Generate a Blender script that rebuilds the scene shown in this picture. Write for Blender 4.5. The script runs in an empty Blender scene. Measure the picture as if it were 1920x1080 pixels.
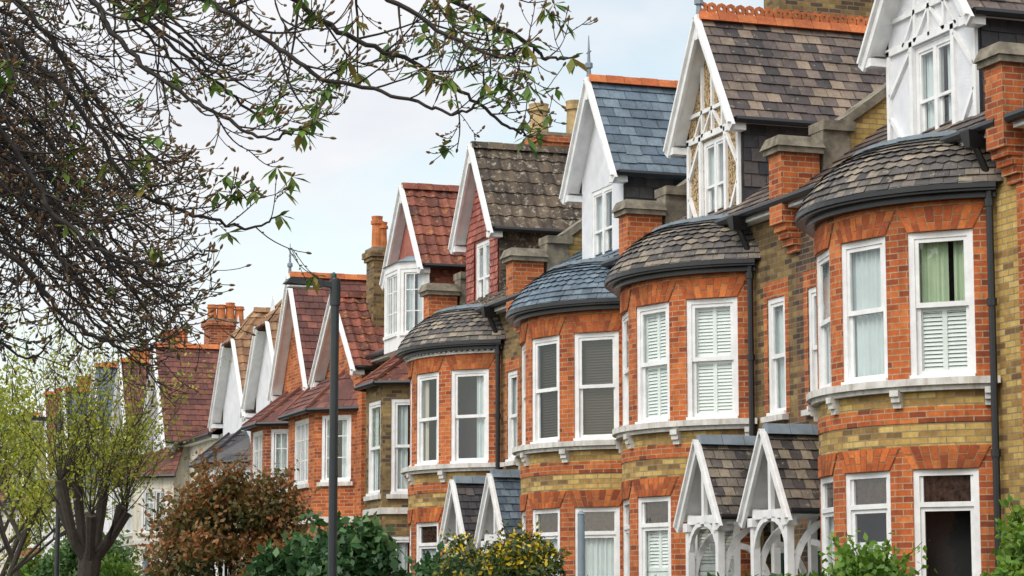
import bpy, math, random
import numpy as np
from mathutils import Vector as V
R=random.Random(7)
S=bpy.context.scene
PSI=math.radians(19.43); PIT=math.radians(7.6)
UP=V((0,0,1))
# ------------------------------------------------------------ materials
M={}
def nm(name):
    m=bpy.data.materials.new(name); m.use_nodes=True
    nt=m.node_tree; b=nt.nodes['Principled BSDF']; M[name]=m
    return m,nt.nodes,nt.links,b
def mixc(N,L,mode,fac,a,b):
    n=N.new('ShaderNodeMix'); n.data_type='RGBA'; n.blend_type=mode
    for sock,val in ((n.inputs[0],fac),(n.inputs[6],a),(n.inputs[7],b)):
        if hasattr(val,'links'): L.new(val,sock)
        elif isinstance(val,(int,float)): sock.default_value=val
        else: sock.default_value=(*val,1)
    return n.outputs[2]
def noise(N,L,vec,scale,detail=4,rough=.55):
    n=N.new('ShaderNodeTexNoise'); n.inputs['Scale'].default_value=scale
    n.inputs['Detail'].default_value=detail; n.inputs['Roughness'].default_value=rough
    L.new(vec,n.inputs['Vector']); return n.outputs['Fac']
def ramp(N,L,fac,stops,const=False):
    n=N.new('ShaderNodeValToRGB'); e=n.color_ramp.elements
    while len(e)<len(stops): e.new(.5)
    for i,(p,c) in enumerate(stops):
        e[i].position=p; e[i].color=(*c,1) if not isinstance(c,(int,float)) else (c,c,c,1)
    L.new(fac,n.inputs[0]); return n.outputs[0]
def brick(name,stops,mortar,bw=.232,rh=.078,ms=.0085,grime=.7):
    m,N,L,b=nm(name)
    uv=N.new('ShaderNodeTexCoord'); t=N.new('ShaderNodeTexBrick')
    L.new(uv.outputs['UV'],t.inputs['Vector'])
    t.inputs['Color1'].default_value=(0,0,0,1); t.inputs['Color2'].default_value=(1,1,1,1); t.inputs['Mortar'].default_value=(.5,.5,.5,1)
    t.inputs['Scale'].default_value=1; t.inputs['Brick Width'].default_value=bw; t.inputs['Row Height'].default_value=rh
    t.inputs['Mortar Size'].default_value=ms; t.inputs['Mortar Smooth'].default_value=.2; t.inputs['Bias'].default_value=0
    ob=uv.outputs['Object']
    base=ramp(N,L,t.outputs['Color'],stops)
    base=mixc(N,L,'MIX',t.outputs['Fac'],base,mortar)
    st=ramp(N,L,noise(N,L,ob,.9,6,.65),[(.30,.55),(.56,1.06)])
    mp=N.new('ShaderNodeMapping'); mp.inputs['Scale'].default_value=(5,5,.6); L.new(ob,mp.inputs[0])
    run=ramp(N,L,noise(N,L,mp.outputs[0],1.1,4,.6),[(.32,(.58,.56,.55)),(.5,(1,1,1))])
    fine=ramp(N,L,noise(N,L,ob,13,4,.7),[(.3,.68),(.7,1.2)])
    c=mixc(N,L,'MULTIPLY',grime,base,st); c=mixc(N,L,'MULTIPLY',.8,c,fine); c=mixc(N,L,'MULTIPLY',grime*.8,c,run)
    L.new(c,b.inputs['Base Color']); b.inputs['Roughness'].default_value=.85
    bp=N.new('ShaderNodeBump'); bp.inputs['Strength'].default_value=.6; bp.inputs['Distance'].default_value=.012; bp.invert=True
    L.new(t.outputs['Fac'],bp.inputs['Height']); L.new(bp.outputs[0],b.inputs['Normal'])
brick('brick_orange',[(0,(.22,.045,.015)),(.3,(.41,.085,.019)),(.7,(.53,.125,.025)),(1,(.61,.18,.042))],(.42,.28,.16),grime=.8)
brick('brick_red',[(0,(.19,.04,.017)),(.35,(.34,.07,.021)),(.75,(.43,.10,.028)),(1,(.50,.14,.045))],(.42,.32,.21))
brick('brick_yellow',[(0,(.15,.085,.03)),(.22,(.37,.22,.06)),(.65,(.52,.34,.09)),(1,(.62,.44,.15))],(.29,.23,.14),grime=.55)
brick('brick_brown',[(0,(.07,.042,.022)),(.35,(.165,.10,.034)),(.75,(.25,.16,.05)),(1,(.34,.23,.08))],(.21,.17,.115))
brick('brick_dark',[(0,(.05,.032,.022)),(.5,(.10,.058,.032)),(.75,(.22,.09,.036)),(1,(.30,.19,.07))],(.20,.16,.115))
def tilemat(name,stops,lichen=None,rough=.6,lth=.6):
    m,N,L,b=nm(name)
    at=N.new('ShaderNodeAttribute'); at.attribute_name='rnd'
    tc=N.new('ShaderNodeTexCoord')
    c=ramp(N,L,at.outputs['Fac'],stops)
    c=mixc(N,L,'MULTIPLY',.9,c,ramp(N,L,noise(N,L,tc.outputs['Object'],1.6,6,.65),[(.3,.45),(.62,1.15)]))
    c=mixc(N,L,'MULTIPLY',.7,c,ramp(N,L,noise(N,L,tc.outputs['Object'],22,3,.6),[(.3,.65),(.7,1.2)]))
    if lichen:
        f=ramp(N,L,noise(N,L,tc.outputs['Object'],9,6,.75),[(lth,0),(lth+.06,.75)])
        c=mixc(N,L,'MIX',f,c,lichen)
    L.new(c,b.inputs['Base Color']); b.inputs['Roughness'].default_value=rough
tilemat('slate_weathered',[(0,(.05,.045,.046)),(.35,(.11,.096,.088)),(.7,(.19,.16,.13)),(1,(.31,.255,.185))],(.32,.29,.19),.6,.575)
tilemat('slate_grey',[(0,(.035,.035,.042)),(.5,(.065,.062,.066)),(1,(.12,.10,.09))],(.18,.17,.12),.5,.62)
tilemat('slate_plum',[(0,(.045,.036,.037)),(.4,(.11,.082,.072)),(.75,(.18,.135,.105)),(1,(.28,.21,.15))],(.28,.24,.15),.55,.59)
tilemat('slate_blue',[(0,(.075,.11,.145)),(.5,(.11,.155,.20)),(1,(.17,.225,.27))],None,.42)
tilemat('tile_red',[(0,(.11,.034,.024)),(.5,(.19,.052,.033)),(1,(.28,.085,.05))],(.42,.19,.04),.75,.56)
tilemat('tile_redpurple',[(0,(.10,.038,.033)),(.5,(.165,.058,.045)),(1,(.24,.09,.06))],(.25,.13,.06),.75,.60)
tilemat('tile_brown',[(0,(.05,.036,.026)),(.5,(.085,.06,.04)),(1,(.13,.095,.062))],(.36,.33,.26),.8,.55)
tilemat('tile_tan',[(0,(.18,.09,.05)),(.5,(.28,.15,.075)),(1,(.38,.23,.12))],(.16,.12,.06),.8,.6)
tilemat('tile_hung',[(0,(.30,.085,.07)),(.5,(.40,.125,.095)),(1,(.48,.17,.12))],None,.8)
tilemat('terracotta',[(0,(.46,.11,.032)),(1,(.58,.18,.055))],(.25,.15,.07),.8,.64)
tilemat('gauged_brick',[(0,(.30,.06,.016)),(.4,(.47,.105,.022)),(1,(.62,.18,.04))],None,.85)
def plain(name,col,rough=.6,var=.25,sc=3,bump=0,metal=0,streak=False):
    m,N,L,b=nm(name); tc=N.new('ShaderNodeTexCoord')
    f=noise(N,L,tc.outputs['Object'],sc,5,.6)
    c=mixc(N,L,'MULTIPLY',1,col,ramp(N,L,f,[(.3,1-var),(.65,1.05)]))
    if streak:
        mp=N.new('ShaderNodeMapping'); mp.inputs['Scale'].default_value=(7,7,.8); L.new(tc.outputs['Object'],mp.inputs[0])
        c=mixc(N,L,'MULTIPLY',1,c,ramp(N,L,noise(N,L,mp.outputs[0],1.5,4,.6),[(.33,(.76,.72,.65)),(.5,(1,1,1))]))
    L.new(c,b.inputs['Base Color']); b.inputs['Roughness'].default_value=rough; b.inputs['Metallic'].default_value=metal
    if bump:
        bp=N.new('ShaderNodeBump'); bp.inputs['Strength'].default_value=bump; bp.inputs['Distance'].default_value=.02
        L.new(noise(N,L,tc.outputs['Object'],60,3,.7),bp.inputs['Height']); L.new(bp.outputs[0],b.inputs['Normal'])
plain('white_paint',(.80,.80,.79),.45,.14,5)
plain('white_render',(.74,.75,.78),.8,.12,3,.6)
plain('cream_render',(.72,.68,.58),.8,.15,1.5,.4,streak=True)
plain('stone_white',(.68,.66,.62),.8,.3,5,streak=True)
plain('stone_weathered',(.27,.235,.175),.9,.65,5,.6)
plain('lead',(.21,.26,.30),.5,.35,4)
plain('black_iron',(.012,.013,.015),.35,.2,4)
plain('lamp_paint',(.022,.028,.03),.4,.2,4)
plain('grey_paint',(.20,.26,.30),.5,.2,6)
plain('pot_yellow',(.50,.36,.17),.8,.4,6)
plain('pot_orange',(.56,.18,.055),.8,.45,6)
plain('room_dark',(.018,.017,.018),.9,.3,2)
plain('shutter_white',(.80,.83,.80),.6,.05,2)
plain('net_pale',(.60,.66,.66),.9,.12,2)
plain('curtain_green',(.46,.56,.38),.9,.15,2)
plain('curtain_cream',(.58,.53,.44),.9,.15,2)
plain('blind_brown',(.045,.03,.023),.6,.2,2)
plain('door_green',(.02,.07,.05),.4,.1,2)
plain('door_blue',(.03,.06,.13),.4,.1,2)
plain('stained_glass',(.08,.045,.035),.2,.9,18)
plain('asphalt',(.05,.05,.052),.9,.3,3,.4)
plain('paving',(.26,.25,.23),.9,.3,2,.3)
plain('kerb_stone',(.3,.3,.29),.85,.3,4)
plain('road_paint',(.7,.7,.68),.7,.3,8)
plain('soil',(.07,.09,.035),.95,.5,.8,.5)
plain('bark',(.05,.038,.028),.9,.5,9,.8)
plain('bark_twig',(.030,.023,.019),.85,.5,6)
plain('bud',(.15,.085,.03),.6,.4,20)
plain('fan_joint',(.40,.27,.15),.9,.2,10)
m,N,L,b=nm('pebbledash'); tc=N.new('ShaderNodeTexCoord')
vo=N.new('ShaderNodeTexVoronoi'); vo.inputs['Scale'].default_value=30; L.new(tc.outputs['Object'],vo.inputs['Vector'])
L.new(ramp(N,L,vo.outputs['Distance'],[(.1,(.62,.49,.30)),(.5,(.38,.26,.13)),(.75,(.10,.06,.03))]),b.inputs['Base Color']); b.inputs['Roughness'].default_value=.9
m=bpy.data.materials.new('window_glass'); m.use_nodes=True; M['glass']=m
N=m.node_tree.nodes; L=m.node_tree.links; N.clear()
o=N.new('ShaderNodeOutputMaterial'); mx=N.new('ShaderNodeMixShader'); tr=N.new('ShaderNodeBsdfTransparent'); gl=N.new('ShaderNodeBsdfGlossy')
tr.inputs[0].default_value=(.93,.96,.95,1); gl.inputs['Roughness'].default_value=.015; gl.inputs[0].default_value=(.95,.97,1,1)
lw=N.new('ShaderNodeLayerWeight'); lw.inputs['Blend'].default_value=.5
pw=N.new('ShaderNodeMath'); pw.operation='POWER'; L.new(lw.outputs['Facing'],pw.inputs[0]); pw.inputs[1].default_value=4.5
ma=N.new('ShaderNodeMath'); ma.operation='MULTIPLY_ADD'; L.new(pw.outputs[0],ma.inputs[0]); ma.inputs[1].default_value=.9; ma.inputs[2].default_value=.06
tc=N.new('ShaderNodeTexCoord'); bp=N.new('ShaderNodeBump'); bp.inputs['Strength'].default_value=.12; bp.inputs['Distance'].default_value=.02
L.new(noise(N,L,tc.outputs['Object'],3,2),bp.inputs['Height']); L.new(bp.outputs[0],gl.inputs['Normal'])
L.new(ma.outputs[0],mx.inputs[0]); L.new(tr.outputs[0],mx.inputs[1]); L.new(gl.outputs[0],mx.inputs[2]); L.new(mx.outputs[0],o.inputs[0])
def leafmat(name,stops,trans=.35):
    m,N,L,b=nm(name); at=N.new('ShaderNodeAttribute'); at.attribute_name='rnd'
    c=ramp(N,L,at.outputs['Fac'],stops); L.new(c,b.inputs['Base Color']); b.inputs['Roughness'].default_value=.5
    t=N.new('ShaderNodeBsdfTranslucent'); L.new(c,t.inputs[0]); mx=N.new('ShaderNodeMixShader'); mx.inputs[0].default_value=trans
    L.new(b.outputs[0],mx.inputs[1]); L.new(t.outputs[0],mx.inputs[2]); L.new(mx.outputs[0],N['Material Output'].inputs[0])
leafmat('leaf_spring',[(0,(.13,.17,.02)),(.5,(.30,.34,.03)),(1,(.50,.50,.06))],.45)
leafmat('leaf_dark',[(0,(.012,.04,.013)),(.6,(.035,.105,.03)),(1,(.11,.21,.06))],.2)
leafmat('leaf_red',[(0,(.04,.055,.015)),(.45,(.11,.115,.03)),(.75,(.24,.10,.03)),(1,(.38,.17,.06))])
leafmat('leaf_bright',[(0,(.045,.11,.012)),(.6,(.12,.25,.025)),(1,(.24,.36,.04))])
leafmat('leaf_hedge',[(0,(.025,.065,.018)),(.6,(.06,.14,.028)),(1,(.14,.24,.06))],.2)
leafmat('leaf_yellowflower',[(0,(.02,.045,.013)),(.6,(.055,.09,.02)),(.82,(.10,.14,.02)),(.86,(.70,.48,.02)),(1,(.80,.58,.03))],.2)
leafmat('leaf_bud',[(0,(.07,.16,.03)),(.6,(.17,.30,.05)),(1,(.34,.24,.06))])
# ------------------------------------------------------------ mesh builder
class MB:
    def __init__(s): s.v=[];s.f=[];s.m=[];s.uv=[];s.c=[];s.mats=[]
    def face(s,pts,mat,uv=None,r=None,hint=None):
        pts=[V(p) for p in pts]
        n=(pts[1]-pts[0]).cross(pts[2]-pts[0])
        if n.length<1e-9 and len(pts)>3: n=(pts[2]-pts[0]).cross(pts[3]-pts[0])
        if n.length<1e-9: return
        n.normalize()
        if hint is not None and n.dot(hint)<0: pts.reverse(); n=-n; uv=uv[::-1] if uv else None
        if uv is None:
            if abs(n.z)>.999: t=V((0,1,0)); b=V((1,0,0))
            else:
                t=V((-n.y,n.x,0)).normalized(); b=n.cross(t)
                if b.z<0: b=-b
            uv=[(p.dot(t),p.dot(b)) for p in pts]
        i=len(s.v); s.v+=[tuple(p) for p in pts]; s.f.append(tuple(range(i,i+len(pts))))
        if mat not in s.mats: s.mats.append(mat)
        s.m.append(s.mats.index(mat)); s.uv+=list(uv); s.c+=[R.random() if r is None else r]*len(pts)
    def hexa(s,p,mat,r=None):
        c=sum((V(q) for q in p),V((0,0,0)))/8; r=R.random() if r is None else r
        for q in ((0,1,2,3),(4,5,6,7),(0,1,5,4),(1,2,6,5),(2,3,7,6),(3,0,4,7)):
            ps=[V(p[k]) for k in q]; s.face(ps,mat,r=r,hint=sum(ps,V((0,0,0)))/4-c)
    def box(s,x0,x1,y0,y1,z0,z1,mat,r=None):
        s.hexa([(x0,y0,z0),(x1,y0,z0),(x1,y1,z0),(x0,y1,z0),(x0,y0,z1),(x1,y0,z1),(x1,y1,z1),(x0,y1,z1)],mat,r)
    def fb(s,L,a0,a1,b0,b1,c0,c1,mat):
        s.hexa([L(a0,b0,c0),L(a1,b0,c0),L(a1,b1,c0),L(a0,b1,c0),L(a0,b0,c1),L(a1,b0,c1),L(a1,b1,c1),L(a0,b1,c1)],mat)
    def beam(s,p,q,w,h,mat,side):
        p=V(p);q=V(q);d=(q-p).normalized();sd=V(side);sd=(sd-d*sd.dot(d)).normalized();hh=d.cross(sd)
        a=sd*w/2;b_=hh*h/2
        s.hexa([p-a-b_,p+a-b_,p+a+b_,p-a+b_,q-a-b_,q+a-b_,q+a+b_,q-a+b_],mat)
    def tube(s,pts,rad,mat,sides=6,cap=True):
        pts=[V(p) for p in pts]; n=len(pts); rings=[]
        for i,p in enumerate(pts):
            d=(pts[min(i+1,n-1)]-pts[max(i-1,0)]).normalized()
            ref=V((0,0,1)) if abs(d.z)<.9 else V((1,0,0))
            u=d.cross(ref).normalized(); w=d.cross(u)
            r=rad[i] if isinstance(rad,(list,tuple)) else rad
            rings.append([p+(u*math.cos(2*math.pi*k/sides)+w*math.sin(2*math.pi*k/sides))*r for k in range(sides)])
        base=len(s.v)
        for rg in rings: s.v+=[tuple(q) for q in rg]
        if mat not in s.mats: s.mats.append(mat)
        mi=s.mats.index(mat); rr=R.random()
        def add(f):
            s.f.append(f); s.m.append(mi); s.uv+=[(0,0)]*len(f); s.c+=[rr]*len(f)
        for i in range(n-1):
            for k in range(sides):
                k2=(k+1)%sides; add((base+i*sides+k,base+i*sides+k2,base+(i+1)*sides+k2,base+(i+1)*sides+k))
        if cap:
            add(tuple(base+k for k in range(sides))[::-1]); add(tuple(base+(n-1)*sides+k for k in range(sides)))
    def build(s,name,parent=None):
        me=bpy.data.meshes.new(name); me.from_pydata(s.v,[],s.f)
        for k in s.mats: me.materials.append(M[k])
        me.polygons.foreach_set('material_index',s.m)
        ul=me.uv_layers.new(name='UVMap'); ul.data.foreach_set('uv',np.array(s.uv,dtype=np.float32).ravel())
        ca=me.color_attributes.new('rnd','FLOAT_COLOR','CORNER')
        c=np.array(s.c,dtype=np.float32); ca.data.foreach_set('color',np.stack([c,c,c,np.ones_like(c)],1).ravel())
        me.update(); ob=bpy.data.objects.new(name,me); S.collection.objects.link(ob)
        if parent: ob.parent=parent
        return ob
def empty(name,loc=(0,0,0)):
    e=bpy.data.objects.new(name,None); e.location=(0,0,0); e.empty_display_size=.5; S.collection.objects.link(e); return e
def LF(O,t,n):
    O=V(O);t=V(t);n=V(n)
    return lambda a,b,c:O+t*a+n*b+UP*c
def lerp(a,b,t): return a+(b-a)*t
# ------------------------------------------------------------ parts
def wall(mb,L,a0,a1,c0,c1,ops,mat,rev=.14,hint=None,lint=None):
    A=sorted({a0,a1,*[o[0] for o in ops],*[o[1] for o in ops]}); C=sorted({c0,c1,*[o[2] for o in ops],*[o[3] for o in ops]})
    h=L(0,1,0)-L(0,0,0)
    for i in range(len(A)-1):
        for j in range(len(C)-1):
            ca=(A[i]+A[i+1])/2; cc=(C[j]+C[j+1])/2
            if any(o[0]<ca<o[1] and o[2]<cc<o[3] for o in ops): continue
            mb.face([L(A[i],0,C[j]),L(A[i+1],0,C[j]),L(A[i+1],0,C[j+1]),L(A[i],0,C[j+1])],mat,hint=h)
    for o in ops:
        a,b_,c,d=o
        for q in ([(a,0,c),(a,-rev,c),(a,-rev,d),(a,0,d)],[(b_,0,c),(b_,-rev,c),(b_,-rev,d),(b_,0,d)],[(a,0,d),(b_,0,d),(b_,-rev,d),(a,-rev,d)],[(a,0,c),(b_,0,c),(b_,-rev,c),(a,-rev,c)]):
            mb.face([L(*k) for k in q],mat)
        if lint:
            mb.fb(L,a-.12,b_+.12,-.02,.006,d,d+.24,lint)
def curtain(mb,L,a0,a1,b,c0,c1,mat,amp=.02,wl=.09):
    n=max(4,int((a1-a0)/(wl/4))); n=min(n,60); r=R.random(); ph=R.random()*6
    pts=[(lerp(a0,a1,i/n),b+amp*math.sin(ph+2*math.pi*(a1-a0)*i/n/wl+.8*math.sin(i*.4))) for i in range(n+1)]
    for i in range(n): mb.face([L(pts[i][0],pts[i][1],c0),L(pts[i+1][0],pts[i+1][1],c0),L(pts[i+1][0],pts[i+1][1],c1),L(pts[i][0],pts[i][1],c1)],mat,r=r)
def window(mb,L0,ac,c0,w,h,style='dark',typ='sash'):
    L=lambda a,b,c:L0(a+ac,b+.03,c+c0)
    W='white_paint'; hw=w/2; nrm=L(0,1,0)-L(0,0,0); f=.075
    mb.fb(L,-hw,-hw+f,-.15,-.045,0,h,W); mb.fb(L,hw-f,hw,-.15,-.045,0,h,W)
    mb.fb(L,-hw+f,hw-f,-.15,-.045,h-f,h,W); mb.fb(L,-hw-.0,hw+.0,-.15,.01,-.01,.055,W)
    def gq(a0,a1,b,c,d,mt='glass'): mb.face([L(a0,b,c),L(a1,b,c),L(a1,b,d),L(a0,b,d)],mt,hint=nrm)
    def sash(a0,a1,bb,c,d,s=.05):
        mb.fb(L,a0,a0+s,bb-.015,bb+.015,c,d,W); mb.fb(L,a1-s,a1,bb-.015,bb+.015,c,d,W)
        mb.fb(L,a0+s,a1-s,bb-.015,bb+.015,c,c+s*1.2,W); mb.fb(L,a0+s,a1-s,bb-.015,bb+.015,d-s,d,W)
        gq(a0+s,a1-s,bb,c+s*1.2,d-s)
    i0=-hw+f; i1=hw-f; mid=h*.5
    if typ=='sash':
        sash(i0,i1,-.075,mid-.02,h-f); sash(i0,i1,-.112,.055,mid+.025)
    elif typ=='sash2':
        mb.fb(L,-.04,.04,-.15,-.045,.055,h-f,W)
        for q0,q1 in ((i0,-.04),(.04,i1)): sash(q0,q1,-.075,mid-.02,h-f,.035); sash(q0,q1,-.112,.055,mid+.025,.035)
    elif typ=='toplight':
        tz=h-.42
        mb.fb(L,i0,i1,-.15,-.045,tz-.03,tz+.03,W)
        sash(i0,i1,-.085,.055,tz-.03)
        mb.fb(L,i0,i0+.04,-.1,-.07,tz+.03,h-f,W); mb.fb(L,i1-.04,i1,-.1,-.07,tz+.03,h-f,W)
        gq(i0+.04,i1-.04,-.08,tz+.03,h-f)
        gq(i0+.04,i1-.04,-.1,tz+.03,h-f,'stained_glass')
    else:
        nl=max(1,round(w/.5)); ww=(i1-i0)/nl
        for k in range(nl):
            q0=i0+ww*k+.015; q1=i0+ww*(k+1)-.015; sash(q0,q1,-.08,.055,h-f,.035)
            mb.fb(L,(q0+q1)/2-.01,(q0+q1)/2+.01,-.09,-.068,.09,h-f-.03,W)
            for z in (.36,.68): mb.fb(L,q0+.03,q1-.03,-.088,-.07,h*z,h*z+.02,W)
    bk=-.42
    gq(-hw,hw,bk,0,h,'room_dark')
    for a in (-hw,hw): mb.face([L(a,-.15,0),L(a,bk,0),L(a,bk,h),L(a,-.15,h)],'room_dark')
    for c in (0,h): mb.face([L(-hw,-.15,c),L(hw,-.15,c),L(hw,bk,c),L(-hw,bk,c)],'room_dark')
    def slats(c,d,mat,st=.05,tilt=.022,b=-.15):
        z=c
        while z<d-.01:
            mb.face([L(i0+.05,b,z),L(i1-.05,b,z),L(i1-.05,b-tilt,min(d,z+st*.9)),L(i0+.05,b-tilt,min(d,z+st*.9))],mat,r=R.random()); z+=st
    def shut(c,d):
        for a0,a1 in ((i0,i0+.06),(-.03,.03),(i1-.06,i1)): mb.fb(L,a0,a1,-.17,-.14,c,d,'shutter_white')
        for z in (c,d-.06): mb.fb(L,i0+.06,i1-.06,-.169,-.141,z,z+.06,'shutter_white')
        slats(c+.06,d-.06,'shutter_white')
    if style=='shutter': shut(.06,mid-.0); shut(mid+.01,h-f)
    elif style=='halfshutter':
        shut(.06,mid); curtain(mb,L,i0,i1-w*.36,-.21,mid-.1,h-f,'curtain_green'); curtain(mb,L,i1-w*.28,i1,-.21,mid-.1,h-f,'curtain_green')
    elif style=='lowshutter': shut(.06,h*.62)
    elif style=='blind': slats(.06,h-f,'blind_brown',.045,.03,-.16)
    elif style=='curtains': curtain(mb,L,i0,i0+w*.16,-.17,.06,h-f,'curtain_cream'); curtain(mb,L,i1-w*.26,i1,-.17,.06,h-f,'net_pale')
    elif style=='net': curtain(mb,L,i0,i1,-.165,.06,h-f,'net_pale')
    elif style=='netpart': curtain(mb,L,i0,i0+w*.3,-.165,.06,h-f,'net_pale'); curtain(mb,L,i1-w*.3,i1,-.165,.06,h-f,'net_pale')
    elif style=='lownet': curtain(mb,L,i0,i1,-.165,.06,h*.5,'net_pale')
    elif style=='oneside': curtain(mb,L,i1-w*.3,i1,-.17,.06,h-f,'net_pale')
def tiles(mb,A,B,C,D,rowh,tw,mat,kind='slate',hint=None,point=False):
    A,B,C,D=map(V,(A,B,C,D))
    n=(B-A).cross(D-A)
    if n.length<1e-6: n=(C-A).cross(D-A)
    n.normalize()
    if hint is not None and n.dot(V(hint))<0: n=-n
    mb.face([A-n*.012,B-n*.012,C-n*.012,D-n*.012],mat,r=.2)
    H=((D+C)/2-(A+B)/2).length; nr=max(1,round(H/rowh))
    for i in range(nr):
        t0=i/nr; t1=min(1,(i+1.25)/nr)
        L0=A.lerp(D,t0);R0=B.lerp(C,t0);L1=A.lerp(D,t1);R1=B.lerp(C,t1)
        wid=(R0-L0).length; nc=max(1,round(wid/tw)); off=.5 if (i%2 and kind=='slate') else 0
        ks=[max(0,min(nc,k+off-.0)) for k in range(-1 if off else 0,nc+1)]
        ks=sorted(set(ks))
        for k in range(len(ks)-1):
            u0=ks[k]/nc; u1=ks[k+1]/nc
            j=(R.random()-.5)*.06+(.12 if R.random()<.02 else 0); lift=.022+R.random()*.010
            if kind=='pan':
                um=u0+(u1-u0)*.68; e=.034; r=R.random(); uq=u0+(u1-u0)*.36
                prof=[(u0,.002),(uq,.0),(um,e),(u1,.006)]
                for q in range(3):
                    ua,ha=prof[q]; ub,hb=prof[q+1]
                    mb.face([L0.lerp(R0,ua)+n*(lift+ha),L0.lerp(R0,ub)+n*(lift+hb),L1.lerp(R1,ub)+n*hb,L1.lerp(R1,ua)+n*ha],mat,r=r)
                    mb.face([L0.lerp(R0,ua)+n*(lift+ha),L0.lerp(R0,ub)+n*(lift+hb),L0.lerp(R0,ub)-n*.01,L0.lerp(R0,ua)-n*.01],mat,r=r*.4)
            else:
                g=.005/max(wid,.1)
                p0=L0.lerp(R0,u0+g)+n*lift; p1=L0.lerp(R0,u1-g)+n*lift; q1=L1.lerp(R1,u1-g)+n*.004; q0=L1.lerp(R1,u0+g)+n*.004
                dn=(p0-q0)*j
                r=R.random()
                if point:
                    up0=p0.lerp(q0,.3); up1=p1.lerp(q1,.3); pm=(p0+p1)/2
                    mb.face([up0,pm.lerp(up0,.35)+(p0-up0)*.55,pm,pm.lerp(up1,.35)+(p1-up1)*.55,up1,q1,q0],mat,r=r)
                else:
                    mb.face([p0+dn,p1+dn,q1,q0],mat,r=r)
                    mb.face([p0+dn,p1+dn,p1+dn-n*.016,p0+dn-n*.016],mat,r=r*.3)
XF=15.0
EZ=7.35; RX=19.5; RZ=10.77
def ridge(mb,p,q,mat,crest=False):
    p=V(p);q=V(q);d=q-p;Ln=d.length;dn=d.normalized();n=int(Ln/.35)+1
    for i in range(n):
        a=p+dn*(Ln*i/n+.004); b_=p+dn*(Ln*(i+1)/n-.004); sd=dn.cross(UP)
        h=.085+.01*(i%2)
        mb.hexa([a-sd*.13-UP*.09,a+sd*.13-UP*.09,a+sd*.05+UP*h*.6,a-sd*.05+UP*h*.6,b_-sd*.13-UP*.09,b_+sd*.13-UP*.09,b_+sd*.05+UP*h*.6,b_-sd*.05+UP*h*.6],mat)
        if crest:
            for c_ in (a.lerp(b_,.25),a.lerp(b_,.75)):
                c_=c_+UP*.13
                for k in range(8):
                    a0=k*math.pi/4; a1=a0+math.pi/4
                    P=[c_+dn*(r*math.cos(x))+UP*(r*math.sin(x)) for r,x in ((.03,a0),(.09,a0),(.09,a1),(.03,a1))]
                    mb.hexa([v-sd*.02 for v in P]+[v+sd*.02 for v in P],mat,.6)
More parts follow.
